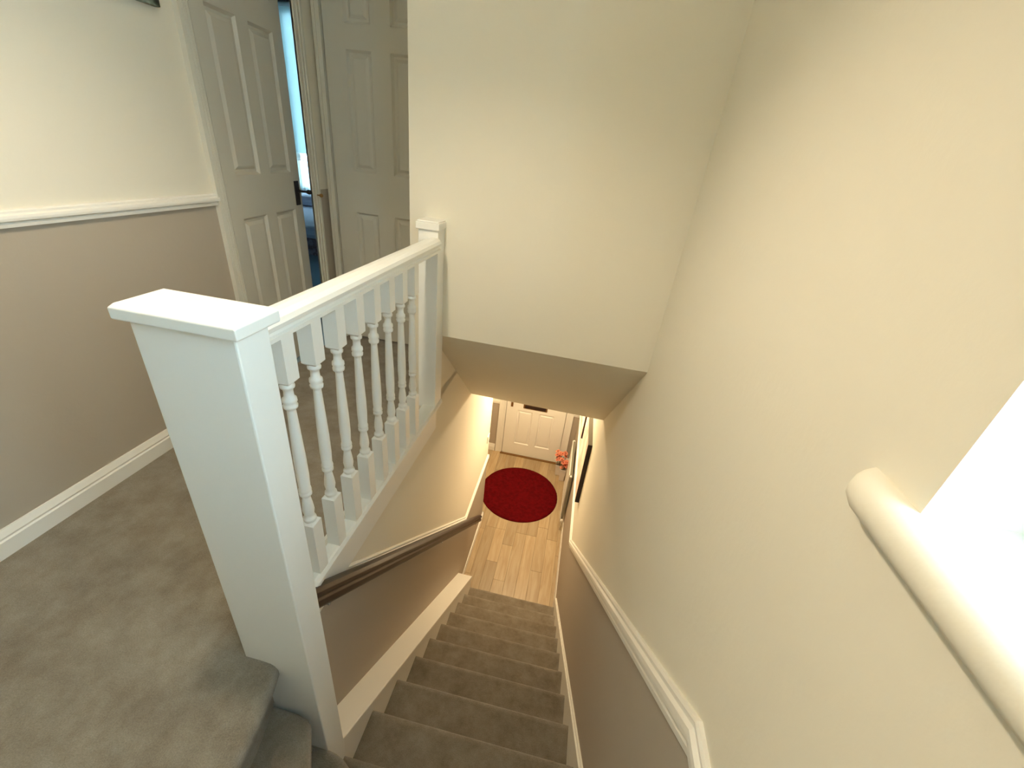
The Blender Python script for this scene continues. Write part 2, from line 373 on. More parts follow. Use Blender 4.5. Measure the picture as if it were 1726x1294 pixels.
# hall floor with oak planks as parts
fl = obj('floor', B((-1.3, XR, -0.02, YD+0.05, -0.06, -0.004)), mat('floor_underlay', (0.10, 0.06, 0.03), 0.9)); tag(fl, kind='structure')
pw = 0.118; x = -1.25; ci = 0
pmesh = {}
def plank(x0, x1, y0, y1):
    key = (round(x1-x0, 3), round(y1-y0, 3))
    if key not in pmesh:
        bm = bmesh.new(); a, b = (x1-x0)/2 - 0.0006, (y1-y0)/2 - 0.0006; c = 0.0016
        lo = [bm.verts.new((s*a, t*b, -0.004)) for s, t in ((-1,-1),(1,-1),(1,1),(-1,1))]
        mi = [bm.verts.new((s*a, t*b, -0.0012)) for s, t in ((-1,-1),(1,-1),(1,1),(-1,1))]
        up = [bm.verts.new((s*(a-c), t*(b-c), 0)) for s, t in ((-1,-1),(1,-1),(1,1),(-1,1))]
        bm.faces.new(up)
        for A_, B_ in ((lo, mi), (mi, up)):
            for k in range(4): bm.faces.new((A_[k], A_[(k+1) % 4], B_[(k+1) % 4], B_[k]))
        me = bpy.data.meshes.new('plank'); bm.to_mesh(me); bm.free(); me.materials.append(OAK); pmesh[key] = me
    o = bpy.data.objects.new('plank', pmesh[key]); COL.objects.link(o); o.location = ((x0+x1)/2, (y0+y1)/2, 0); o.parent = fl
while x < XR - 0.001:
    x1 = min(x + pw, XR); y0 = -0.02 if x > -0.25 else 1.035
    first = True
    while y0 < YD - 0.01:
        ln = random.choice((0.45, 0.6, 0.85, 1.1)) if not first else random.choice((0.3, 0.5, 0.75, 0.95))
        first = False; y1 = min(y0 + ln, YD)
        if YD - y1 < 0.12: y1 = YD
        plank(x, x1, y0, y1); y0 = y1
    x = x1; ci += 1

# ---- bedroom shell beyond the ajar door
bm = bmesh.new()
bx0, bx1, by0, by1 = -4.3, XL-0.1, -1.2, 3.2
bwx0, bwx1, bwz0, bwz1 = -4.15, -2.65, 3.02, 4.93
quad(bm, [(bx0, by0, LAND), (bx0, by1, LAND), (bx0, by1, CZ), (bx0, by0, CZ)])
quad(bm, [(bx0, by0, LAND), (bx1, by0, LAND), (bx1, by0, CZ), (bx0, by0, CZ)])
quad(bm, [(XL-0.01, -0.11, LAND), (XL-0.01, by1, LAND), (XL-0.01, by1, CZ), (XL-0.01, -0.11, CZ)])
quad(bm, [(bx0, by0, CZ), (bx1, by0, CZ), (bx1, by1, CZ), (bx0, by1, CZ)])
for a, b, c, d in ((bx0, bwx0, LAND, CZ), (bwx1, bx1, LAND, CZ), (bwx0, bwx1, LAND, bwz0), (bwx0, bwx1, bwz1, CZ)):
    quad(bm, [(a, by1, c), (b, by1, c), (b, by1, d), (a, by1, d)])
tag(obj('wall_bedroom', bm, BEDW), kind='structure')

# ---- windows
def window(name, axis, at, a0, a1, z0, z1, inward, mull=1):
    t = 0.055; root = None
    def bb(u0, u1, zz0, zz1, d0=0.0, d1=0.05):
        p, q = at + inward*d0, at + inward*d1; p, q = min(p, q), max(p, q)
        return (p, q, u0, u1, zz0, zz1) if axis == 'x' else (u0, u1, p, q, zz0, zz1)
    parts = [bb(a0, a1, z0, z0+t), bb(a0, a1, z1-t, z1), bb(a0, a0+t, z0+t, z1-t), bb(a1-t, a1, z0+t, z1-t)]
    for k in range(mull):
        m_ = a0 + (a1-a0)*(k+1)/(mull+1); parts.append(bb(m_-t/2, m_+t/2, z0+t, z1-t))
    root = obj(name, B(*parts), PLAST); tag(root, kind='structure')
    for k in range(mull+1):
        u0 = a0 + (a1-a0)*k/(mull+1) + t*0.6; u1 = a0 + (a1-a0)*(k+1)/(mull+1) - t*0.6
        obj('pane', B(bb(u0, u1, z0+t*0.9, z1-t*0.9, 0.02, 0.026)), GLASS, root)
    return root
w1 = window('window_1', 'x', 0.93, WY0, WY1, WZ0, WZ1, 1)
w2 = window('window_2', 'y', by1, bwx0, bwx1, bwz0, bwz1, -1)
# sill board with a bull-nosed front and a horn past the opening
bm = bmesh.new()
prof = [(0.935, 0), (0.795, 0)] + [(0.795 - 0.021*math.sin(math.pi*k/8), -0.021 + 0.021*math.cos(math.pi*k/8)) for k in range(1, 8)] + [(0.795, -0.042), (0.812, -0.042), (0.935, -0.042)]
ys = [WY0-0.08, -2.14] 
rings = []
def ring(y, sh): return [bm.verts.new((px if px > 0.9 else px + (0.021*sh if px < 0.80 else 0), y, WZ0 + pz)) for px, pz in prof]
for yy, sh in ((WY0-0.06, 0), (-2.178, 0), (-2.177, 0), (-2.137, 0), (-2.124, 0.2), (-2.115, 0.55), (-2.110, 1.0)):
    rings.append(ring(yy, sh))
m_ = len(prof)
for i in range(len(rings)-1):
    for j in range(m_):
        f = bm.faces.new((rings[i][j], rings[i+1][j], rings[i+1][(j+1) % m_], rings[i][(j+1) % m_])); f.smooth = True
bm.faces.new(rings[0]); bm.faces.new(rings[-1][::-1])
# keep the board inside the opening: the horn beyond the reveal is only the nosed strip
for v in bm.verts:
    if v.co.y > -2.1775 and v.co.x > 0.9: v.co.x = 0.81
for r_ in (0, 1):
    pass
sill = obj('window_sill', bm, CREAM, w1)

# ---- dado rails, skirtings, strings (setting trim)
def moulding(h, t, steps=True):
    # profile: (s outwards from the wall, height about centre) with a bead
    return [(0, -h/2), (t*0.55, -h/2), (t*0.65, -h*0.30), (t*0.45, -h*0.22), (t*0.95, -h*0.10), (t, h*0.05), (t*0.95, h*0.2), (t*0.55, h*0.28), (t*0.60, h*0.42), (t*0.4, h/2), (0, h/2)]
def skirt_prof(h, t):
    return [(0, 0), (t, 0), (t, h*0.62), (t*0.75, h*0.68), (t*0.85, h*0.76), (t*0.55, h*0.90), (t*0.35, h), (0, h)]
bm = bmesh.new(); sweep(bm, [(XR, yy, zz) for yy, zz in dado_r], moulding(0.062, 0.018), side=(-1, 0, 0))
tag(obj('trim_1', bm, WHITE2), kind='structure')
bm = bmesh.new(); pr = moulding(0.055, 0.018)
sweep(bm, [W(-1.93, 2.72), W(0.107, 0.915), (wx(1.035), 1.035, 0.90)], pr, side=(1, 0, 0))
sweep(bm, [(xc+0.018, 1.035, 0.90), (-1.3, 1.035, 0.90)], pr, side=(0, 1, 0))
tag(obj('trim_2', bm, WHITE2), kind='structure')
bm = bmesh.new(); sweep(bm, [(XL, YB, zd), (XL, DY0-0.045, zd)], moulding(0.042, 0.022), side=(1, 0, 0))
tag(obj('trim_3', bm, WHITE2), kind='structure')
bm = bmesh.new()
sweep(bm, [(-1.3, YD, 0.815), (-0.275, YD, 0.815)], pr, side=(0, -1, 0)); sweep(bm, [(0.725, YD, 0.83), (XR, YD, 0.83)], pr, side=(0, -1, 0))
tag(obj('trim_4', bm, WHITE2), kind='structure')
# skirtings
bm = bmesh.new(); sweep(bm, [(XL, YB, LAND), (XL, DY0-0.05, LAND)], skirt_prof(0.08, 0.016), side=(1, 0, 0))
tag(obj('baseboard_left', bm, WHITE2), kind='structure')
bm = bmesh.new(); sweep(bm, [(XR, 0.12, 0), (XR, YD, 0)], skirt_prof(0.10, 0.010), side=(-1, 0, 0))
tag(obj('baseboard_right', bm, WHITE2), kind='structure')
bm = bmesh.new(); box(bm, wx(1.0)-0.006, -0.1265, 0.0, 1.050, 0, 0.085); box(bm, -1.3, -0.1265, 1.035, 1.050, 0, 0.085)
tag(obj('baseboard_stair_left', bm, WHITE2, bevel=0.003), kind='structure')
bm = bmesh.new(); sweep(bm, [(-1.3, YD, 0), (-0.285, YD, 0)], skirt_prof(0.11, 0.018), side=(0, -1, 0)); sweep(bm, [(0.735, YD, 0), (XR, YD, 0)], skirt_prof(0.11, 0.018), side=(0, -1, 0))
tag(obj('baseboard_hall_end', bm, WHITE2), kind='structure')

# ================================================================== DOORS
def panel_door(name, w_, h, rects, mats=DOORW, t=0.035):
    """leaf in local coords: x 0..w, z 0..h, front face at y=0 (facing -y), thickness +y. rects = recessed panels"""
    bm = bmesh.new()
    xs = sorted({0, w_} | {r[0] for r in rects} | {r[1] for r in rects}); zs = sorted({0, h} | {r[2] for r in rects} | {r[3] for r in rects})
    def inr(a, b): return any(r[0] < a < r[1] and r[2] < b < r[3] for r in rects)
    for i in range(len(xs)-1):
        for j in range(len(zs)-1):
            cx_, cz_ = (xs[i]+xs[i+1])/2, (zs[j]+zs[j+1])/2
            if not inr(cx_, cz_): quad(bm, [(xs[i], 0, zs[j]), (xs[i+1], 0, zs[j]), (xs[i+1], 0, zs[j+1]), (xs[i], 0, zs[j+1])])
    quad(bm, [(0, t, 0), (w_, t, 0), (w_, t, h), (0, t, h)])
    quad(bm, [(0, 0, 0), (0, t, 0), (0, t, h), (0, 0, h)]); quad(bm, [(w_, 0, 0), (w_, t, 0), (w_, t, h), (w_, 0, h)])
    quad(bm, [(0, 0, 0), (w_, 0, 0), (w_, t, 0), (0, t, 0)]); quad(bm, [(0, 0, h), (w_, 0, h), (w_, t, h), (0, t, h)])
    bmesh.ops.remove_doubles(bm, verts=bm.verts[:], dist=1e-5)
    leaf = obj(name, bm, mats)
    for (a, b, c, d) in rects:
        bm = bmesh.new()
        loops = []
        for inset, dep in ((0, 0.0005), (0.010, 0.012), (0.020, 0.012), (0.034, 0.004)):
            loops.append([bm.verts.new(p) for p in ((a+inset, dep, c+inset), (b-inset, dep, c+inset), (b-inset, dep, d-inset), (a+inset, dep, d-inset))])
        for k in range(3):
            for q in range(4): bm.faces.new((loops[k][q], loops[k][(q+1) % 4], loops[k+1][(q+1) % 4], loops[k+1][q]))
        bm.faces.new(loops[-1]); obj('panel', bm, mats, leaf)
    return leaf
def six(w_, zs, st=0.105, mid=0.10):
    a = st; b = (w_ - mid)/2; c = (w_ + mid)/2; d = w_ - st
    return [(p, q, z0, z1) for z0, z1 in zs for p, q in ((a, b), (c, d))]
# door 1: ajar, in the landing's left wall; hinged at the near side, swung 7 degrees into the room
wd = 0.575
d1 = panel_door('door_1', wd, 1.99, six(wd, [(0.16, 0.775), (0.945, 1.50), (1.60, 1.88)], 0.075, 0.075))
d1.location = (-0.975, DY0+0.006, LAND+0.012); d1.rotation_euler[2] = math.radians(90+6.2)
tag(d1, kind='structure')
bm = bmesh.new(); box(bm, wd-0.062, wd-0.024, -0.006, 0, 0.79, 0.905)
hp = obj('handle_plate', bm, BLACK, d1, bevel=0.002)
bm = bmesh.new(); lathe(bm, [(0.008, 0), (0.008, -0.012), (0.005, -0.018), (0.005, -0.045), (0.009, -0.052), (0.012, -0.060), (0.010, -0.070), (0.004, -0.074)], (wd-0.040, -0.004, 0.858), 12, axis='y')
obj('handle', bm, BLACK, d1, smooth=True)
# door frame / architrave for door 1
def archi(bm, axis, face, out, y0, y1, z0, z1, wdt, thick):
    # three reeded strips around an opening; face = plane coord, out = direction sign
    steps = [(0, 1.0), (0.18, 1.0), (0.24, 0.65), (0.5, 0.75), (0.56, 0.5), (0.8, 0.6), (1.0, 0.45)]
    for k in range(len(steps)-1):
        f0, f1 = steps[k][0]*wdt, steps[k+1][0]*wdt; th = thick*steps[k][1]
        p, q = sorted((face, face + out*th))
        for s, e in ((y0-wdt+f0, y0-wdt+f1), (y1+wdt-f1, y1+wdt-f0)):
            if axis == 'x': box(bm, p, q, s, e, z0, z1)
            else: box(bm, s, e, p, q, z0, z1)
        if axis == 'x': box(bm, p, q, y0-wdt+f0, y1+wdt-f0, z1+wdt-f1, z1+wdt-f0)
        else: box(bm, y0-wdt+f0, y1+wdt-f0, p, q, z1+wdt-f1, z1+wdt-f0)
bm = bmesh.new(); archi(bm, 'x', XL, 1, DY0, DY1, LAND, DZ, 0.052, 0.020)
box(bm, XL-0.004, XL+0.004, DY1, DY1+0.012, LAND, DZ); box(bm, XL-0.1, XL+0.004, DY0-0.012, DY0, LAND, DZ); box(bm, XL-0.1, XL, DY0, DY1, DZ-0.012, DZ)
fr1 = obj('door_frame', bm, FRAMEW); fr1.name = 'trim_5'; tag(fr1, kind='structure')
bm = bmesh.new(); lathe(bm, [(0.004, 0), (0.0035, 0.012), (0.008, 0.018), (0.010, 0.026), (0.006, 0.032)], (XL+0.013, DY1+0.028, 3.452), 10, axis='x')
obj('brass_knob', bm, OLDBR, fr1, smooth=True)
# door 2: shut, at the end of the landing
w2d = 0.58
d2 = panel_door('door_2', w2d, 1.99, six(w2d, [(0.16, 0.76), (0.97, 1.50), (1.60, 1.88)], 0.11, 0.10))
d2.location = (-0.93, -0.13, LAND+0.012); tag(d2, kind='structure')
bm = bmesh.new(); box(bm, -0.972, -0.936, -0.145, -0.10, LAND, 4.66); box(bm, -0.972, -0.957, -0.150, -0.145, LAND, 4.66); box(bm, -0.345, -0.30, -0.145, -0.10, LAND, 4.66); box(bm, -0.972, -0.30, -0.145, -0.10, 4.62, 4.66)
tag(obj('trim_6', bm, FRAMEW), kind='structure')
bm = bmesh.new(); lathe(bm, [(0.022, 0), (0.022, -0.006), (0.008, -0.008), (0.008, -0.035), (0.022, -0.045), (0.024, -0.058), (0.012, -0.068)], (w2d-0.045, 0, 0.86), 14, axis='y')
obj('handle', bm, OLDBR, d2, smooth=True)
# door 3: front door
w3 = 0.80
d3 = panel_door('door_3', w3, 1.96, [(0.155, 0.36, 0.19, 0.735), (0.45, 0.655, 0.19, 0.735), (0.155, 0.36, 0.93, 1.6), (0.45, 0.655, 0.93, 1.6)], WHITE2, 0.045)
d3.location = (-0.175, YD-0.02, 0.012); tag(d3, kind='structure')
bm = bmesh.new(); box(bm, 0.225, 0.545, -0.008, 0.0, 0.785, 0.855)
lb = obj('letterbox', bm, OLDBR, d3, bevel=0.003)
obj('letterbox_flap', B((0.245, 0.525, -0.013, -0.007, 0.798, 0.842)), DARKE, d3, bevel=0.002)
bm = bmesh.new(); box(bm, 0.055, 0.085, -0.012, 0.0, 0.78, 0.845); box(bm, 0.055, 0.085, -0.012, 0.0, 0.875, 1.05)
obj('lock_plate', bm, OLDBR, d3, bevel=0.003)
bm = bmesh.new(); box(bm, 0.06, 0.16, -0.05, -0.035, 0.93, 0.95); box(bm, 0.063, 0.078, -0.04, -0.01, 0.933, 0.948); obj('handle', bm, BRASS, d3, bevel=0.004)
obj('threshold', B((-0.02, w3+0.02, -0.03, 0.04, -0.012, 0.0)), OLDBR, d3)
bm = bmesh.new(); archi(bm, 'y', YD, -1, -0.20, 0.65, 0, 2.0, 0.075, 0.022)
box(bm, -0.20, -0.181, YD-0.02, YD+0.05, 0, 2.0); box(bm, 0.631, 0.65, YD-0.02, YD+0.05, 0, 2.0); box(bm, -0.2, 0.65, YD-0.02, YD+0.05, 1.98, 2.0)
tag(obj('trim_7', bm, WHITE2), kind='structure')

# ================================================================== STAIRCASE
st = empty('staircase', (0.39, 0, 0)); tag(st, 'steep straight flight of beige carpeted stairs with white strings', 'staircase')
def par(o, p):
    o.parent = p; o.matrix_parent_inverse = Matrix.Translation(-Vector(p.location)); return o
def pobj(name, bm, m, p, **k):
    return par(obj(name, bm, m, None, **k), p)
for k in range(1, 11):
    yk = -(k-1)*G
    yb = yk - G - 0.03 if k < 10 else -2.5
    s = nosed_step('step', [(-0.008, yk), (0.26, yk), (0.52, yk), (XSR+0.002, yk)], [(XSR+0.002, yb), (-0.008, yb)], k*R, R)
    par(s, st)
# winders round the newel
def wstep(edge, back, z):
    s = nosed_step('winder_step', edge, back, z, R+0.02); par(s, st)
wstep([(-0.02, -2.004), (0.010, -2.008), (0.045, -2.013), (0.073, -2.022), (0.10, -2.037), (0.16, -2.07), (0.40, -2.19), (XSR, -2.41)], [(XSR, YB+0.01), (-0.3, YB+0.01), (-0.3, -1.96), (-0.025, -1.96)], 2.2)
wstep([(-0.14, -2.018), (-0.044, -2.020), (-0.012, -2.025), (0.006, -2.036), (0.018, -2.056), (0.058, -2.117), (0.25, -2.45), (0.5, -2.88), (0.72, YB+0.27)], [(0.72, YB+0.01), (-0.3, YB+0.01), (-0.3, -1.96), (-0.16, -1.96)], 2.4)
# strings
def zL(y): return 0.344 - 0.885*y
bm = bmesh.new()
y0, y1 = -1.935, 0.0
A = [(0, y0, y0), (0, y1, y1)]
prism_pts = [(y0, zL(y0)-0.022), (y1, zL(y1)-0.022), (y1, 0.0), (y0, 1.2)]
v = []
for yy, zz in prism_pts: v.append((bm.verts.new((wx(yy)+0.0005, yy, zz)), bm.verts.new((-0.004, yy, zz))))
for i in range(4):
    a, b = v[i], v[(i+1) % 4]; bm.faces.new((a[0], a[1], b[1], b[0]))
bm.faces.new([q[1] for q in v]); bm.faces.new([q[0] for q in v][::-1])
pobj('string_board', bm, WHITE2, st)
# capping with a bead under its front edge
bm = bmesh.new()
for x1_, za, zb in ((0.004, -0.022, 0.0), (0.0, -0.034, -0.022)):
    vs = []
    for yy in (y0, y1+0.006):
        vs.append([bm.verts.new((xx, yy, zL(yy)+zz)) for xx, zz in ((wx(yy)+0.0005, za), (x1_, za), (x1_, zb-0.004), (x1_-0.003, zb), (wx(yy)+0.0005, zb))])
    for j in range(5): bm.faces.new((vs[0][j], vs[1][j], vs[1][(j+1) % 5], vs[0][(j+1) % 5]))
    bm.faces.new(vs[0]); bm.faces.new(vs[1][::-1])
pobj('string_capping', bm, WHITE2, st)
bm = bmesh.new()
zR = lambda y: 0.272 - 0.921*y
pts = [(-2.05, zR(-2.05)), (0.10, zR(0.10)), (0.16, 0.10), (0.16, 0.0), (-0.05, 0.0), (-2.05, 1.6)]
prism(bm, pts, 'x', XSR, XR-0.0005)
pts = [(-2.05, zR(-2.05)), (0.09, zR(0.09)), (0.09, zR(0.09)+0.012), (-2.05, zR(-2.05)+0.012)]
prism(bm, pts, 'x', XSR+0.007, XR-0.0005)
pobj('string_board', bm, WHITE2, st)
# winder strings along right wall
bm = bmesh.new(); prism(bm, [(-2.05, 2.0), (-2.05, zR(-2.05)), (-2.42, 2.42), (YB+0.005, 2.62), (YB+0.005, 2.0)], 'x', XSR+0.004, XR-0.0005)
pobj('string_board', bm, WHITE2, st)

# ================================================================== BALUSTRADE
bal = empty('balustrade', (-0.08, -1.98, 2.2)); tag(bal, 'white painted landing balustrade with turned spindles and box newel', 'balustrade')
bm = B((-0.157, 0.019, -2.014, -1.945, 2.0, 3.485)); nw = pobj('newel_post', bm, WHITE, bal, bevel=0.003)
bm = bmesh.new()
vs = []
for ins, z in ((0.002, 3.484), (0.0, 3.486), (0.0, 3.503), (0.006, 3.509)):
    vs.append([bm.verts.new(p) for p in ((-0.170+ins, -2.027+ins, z), (0.034-ins, -2.027+ins, z), (0.034-ins, -1.934-ins, z), (-0.170+ins, -1.934-ins, z))])
bm.faces.new(vs[0]); bm.faces.new(vs[-1])
for k in range(3):
    for q in range(4): bm.faces.new((vs[k][q], vs[k][(q+1) % 4], vs[k+1][(q+1) % 4], vs[k+1][q]))
cp = obj('newel_cap', bm, WHITE, nw, bevel=0.002)
# end post against the bulkhead
bm = B((-0.142, -0.062, -0.915, -0.832, 2.69, 3.475)); ep = pobj('end_post', bm, WHITE, bal, bevel=0.002)
bm = bmesh.new(); box(bm, -0.148, -0.056, -0.925, -0.832, 3.475, 3.500); box(bm, -0.144, -0.060, -0.920, -0.832, 3.500, 3.506)
cp = obj('post_cap', bm, WHITE, ep, bevel=0.002)
# top rail (moulded)
prof = [(0.030, 0), (0.030, 0.008), (0.024, 0.011), (0.023, 0.017), (0.029, 0.021), (0.031, 0.030), (0.027, 0.040), (0.016, 0.047), (0.0, 0.049), (-0.016, 0.047), (-0.027, 0.040), (-0.031, 0.030), (-0.029, 0.021), (-0.023, 0.017), (-0.024, 0.011), (-0.030, 0.008), (-0.030, 0)]
bm = bmesh.new(); sweep(bm, [(-0.08, -1.947, 3.400), (-0.08, -0.914, 3.400)], prof, side=(1, 0, 0))
pobj('top_rail', bm, WHITE, bal)
# base rail and landing apron
prof = [(-0.150+0.08, -0.10), (-0.010, -0.185), (-0.010, -0.022), (0.016, -0.022), (0.024, -0.016), (0.026, -0.006), (0.026, 0.0), (0.020, 0.010), (0.014, 0.012), (-0.040, 0.012), (-0.044, 0.0), (-0.044, -0.10)]
bm = bmesh.new()
zb = 2.688
P2 = [(-0.044, -0.10), (-0.044, 0.006), (-0.040, 0.012), (0.014, 0.012), (0.020, 0.010), (0.026, 0.0), (0.026, -0.012), (0.016, -0.020), (-0.002, -0.024), (-0.004, -0.165), (-0.020, -0.172), (-0.020, -0.10)]
sweep(bm, [(-0.08, -1.947, zb), (-0.08, -0.834, zb)], P2, side=(1, 0, 0))
pobj('base_rail', bm, WHITE, bal)
# turned spindles
bmp = bmesh.new()
hw = 0.0185; zt0, zt1 = 3.290, 3.402; zb0, zb1 = 2.698, 2.876
def sq(bm, z0, z1, ct, cb):
    c = 0.012
    lv = []
    if cb: lv += [(hw-0.007, z0-0.007)]
    lv += [(hw, z0), (hw, z1)]
    if ct: lv += [(hw-0.007, z1+0.007)]
    rr = [[bm.verts.new((s*h, t*h, z)) for s, t in ((-1,-1),(1,-1),(1,1),(-1,1))] for h, z in lv]
    for i in range(len(rr)-1):
        for q in range(4): bm.faces.new((rr[i][q], rr[i][(q+1) % 4], rr[i+1][(q+1) % 4], rr[i+1][q]))
    bm.faces.new(rr[0][::-1]); bm.faces.new(rr[-1])
sq(bmp, zb0, zb1, True, False); sq(bmp, zt0, zt1, False, True)
tp = [(0.012, zb1), (0.0155, 2.884), (0.0165, 2.888), (0.0155, 2.893), (0.011, 2.896), (0.0125, 2.905), (0.0145, 2.918), (0.0125, 2.940), (0.0095, 2.962), (0.009, 2.966),
      (0.0145, 2.969), (0.0150, 2.975), (0.0125, 2.978), (0.0125, 2.980), (0.0150, 2.983), (0.0145, 2.989), (0.0130, 2.992), (0.0145, 3.03), (0.0140, 3.08), (0.0115, 3.16), (0.0095, 3.215),
      (0.0095, 3.218), (0.0145, 3.222), (0.0155, 3.229), (0.0128, 3.233), (0.0155, 3.238), (0.0150, 3.246), (0.0110, 3.250), (0.0100, 3.262), (0.0108, 3.270), (0.0150, 3.273), (0.0155, 3.278), (0.0130, 3.283), (0.012, zt0)]
lathe(bmp, tp, (0, 0, 0), 20, caps=False)
bmesh.ops.recalc_face_normals(bmp, faces=bmp.faces[:])
bme = bpy.data.meshes.new('baluster'); bmp.to_mesh(bme); bmp.free(); bme.materials.append(WHITE)
for i in range(8):
    o = bpy.data.objects.new('baluster', bme); COL.objects.link(o)
    o.location = (-0.08, -1.806 + 0.0965*i, 0); par(o, bal)

# ================================================================== WALL HANDRAIL
hr = empty('wall_handrail', (-0.07, -1.85, 2.5)); tag(hr, 'dark mahogany handrail sloping down the taupe wall left of the stairs', 'handrail')
a, b = Vector((-0.062, -1.93, 2.716)), Vector((-0.062, 0.45, 0.610))
prof = [(-0.022, -0.022), (-0.018, -0.030), (0.018, -0.030), (0.022, -0.022), (0.022, -0.006), (0.016, 0.0), (0.016, 0.004), (0.023, 0.009), (0.022, 0.020), (0.012, 0.028), (0.0, 0.030), (-0.012, 0.028), (-0.022, 0.020), (-0.023, 0.009), (-0.016, 0.004), (-0.016, 0.0), (-0.022, -0.006)]
bm = bmesh.new(); sweep(bm, [a, b], prof, side=(1, 0, 0)); pobj('rail', bm, WOODD, hr, bevel=0.002)
for t_ in (0.05, 0.5, 0.93):
    p = a.lerp(b, t_); bm = bmesh.new(); wxx = wx(p.y)
    box(bm, wxx, wxx+0.006, p.y-0.018, p.y+0.018, p.z-0.085, p.z-0.030)
    box(bm, wxx+0.004, p.x+0.006, p.y-0.006, p.y+0.006, p.z-0.060, p.z-0.048)
    box(bm, p.x-0.006, p.x+0.006, p.y-0.006, p.y+0.006, p.z-0.060, p.z-0.020)
    pobj('bracket', bm, PLAST, hr, bevel=0.002)

# ================================================================== HALL THINGS
# round rug
rc = (0.212, 1.563); RR = 0.487
bm = bmesh.new(); seg = 96; rows = []
for r_, z_ in ((0.0, 0.016), (0.15, 0.016), (0.3, 0.016), (0.44, 0.0165), (0.482, 0.014), (0.494, 0.008), (0.497, 0.0)):
    rows.append([bm.verts.new(((r_*(RR/0.497) + (random.uniform(-0.003, 0.003) if r_ > 0.47 else 0))*math.cos(2*math.pi*k/seg), r_*(RR/0.497)*math.sin(2*math.pi*k/seg), z_ + random.uniform(-0.0012, 0.0012)*(r_ < 0.49 and r_ > 0))) for k in range(seg)] if r_ > 0 else None)
cv = bm.verts.new((0, 0, 0.016))
for k in range(seg): bm.faces.new((cv, rows[1][k], rows[1][(k+1) % seg]))
for i in range(1, len(rows)-1):
    for k in range(seg): bm.faces.new((rows[i][k], rows[i+1][k], rows[i+1][(k+1) % seg], rows[i][(k+1) % seg]))
bm.faces.new(rows[-1][::-1])
o = obj('rug', bm, RUGM, smooth=True); o.location = (rc[0], rc[1], 0.0005); tag(o, 'round deep red pile rug on the oak hall floor', 'rug')

# radiator on the right hall wall
ra = empty('radiator', (0.775, 1.14, 0.12)); tag(ra, 'white panel radiator with top grille on the right hall wall', 'radiator')
ry0, ry1, rz0, rz1 = 1.14, 1.80, 0.12, 0.79
bm = bmesh.new()
n = 22
ptsf = []
for k in range(n*4+1):
    ph = k % 4; yy = ry0 + 0.012 + (ry1-ry0-0.024)*k/(n*4); ptsf.append((0.750 + (0.004 if ph in (2, 3) else 0), yy))
for i in range(len(ptsf)-1):
    quad(bm, [(ptsf[i][0], ptsf[i][1], rz0+0.02), (ptsf[i+1][0], ptsf[i+1][1], rz0+0.02), (ptsf[i+1][0], ptsf[i+1][1], rz1-0.02), (ptsf[i][0], ptsf[i][1], rz1-0.02)])
box(bm, 0.748, 0.757, ry0, ry1, rz1-0.025, rz1); box(bm, 0.748, 0.757, ry0, ry1, rz0, rz0+0.025)
box(bm, 0.7555, 0.757, ry0, ry1, rz0, rz1)
pobj('panel', bm, RADW, ra)
bm = bmesh.new(); box(bm, 0.757, 0.782, ry0+0.01, ry1-0.01, rz1-0.02, rz1-0.006)
yy = ry0+0.012
while yy < ry1-0.014: box(bm, 0.757, 0.782, yy, yy+0.004, rz1-0.006, rz1-0.001); yy += 0.011
pobj('grille', bm, RADG, ra)
bm = bmesh.new(); prism(bm, [(0.757, rz0), (0.772, rz0), (0.780, rz0+0.04), (0.784, rz0+0.2), (0.784, rz1-0.1), (0.780, rz1-0.02), (0.757, rz1-0.004)], 'y', ry0, ry0+0.006); pobj('side_panel', bm, RADG, ra)  # end panel; its dark grey also stands in for shade beside the radiator
for q_ in (ry0+0.1, ry1-0.13): pobj('wall_bracket', B((0.784, 0.7995, q_, q_+0.03, rz0+0.1, rz1-0.08)), METAL, ra)
for (yy, zz) in ((ry0-0.004, rz1-0.015), (ry1+0.004, rz1-0.015)):
    bm = bmesh.new(); lathe(bm, [(0.004, -0.012), (0.011, -0.010), (0.013, 0.0), (0.011, 0.010), (0.004, 0.012)], (0.768, yy, zz), 12, axis='y'); pobj('end_cap', bm, PLAST, ra, smooth=True)
bm = bmesh.new(); lathe(bm, [(0.006, -0.12), (0.006, 0.0), (0.012, 0.004), (0.016, 0.012), (0.016, 0.035), (0.010, 0.042)], (0.768, ry0-0.03, 0.12), 14); pobj('valve', bm, PLAST, ra, smooth=True)
bm = bmesh.new(); lathe(bm, [(0.006, -0.028), (0.006, 0.002)], (0.768, ry0, 0.135), 10, axis='y'); pobj('pipe', bm, METAL, ra, smooth=True)
bm = bmesh.new(); sweep(bm, [(0.768, ry1+0.02, 0.0), (0.768, ry1+0.019, 0.135), (0.768, ry1-0.005, 0.136)], [(-0.005, -0.005), (0.005, -0.005), (0.005, 0.005), (-0.005, 0.005)], side=(1, 0, 0)); pobj('pipe', bm, METAL, ra)

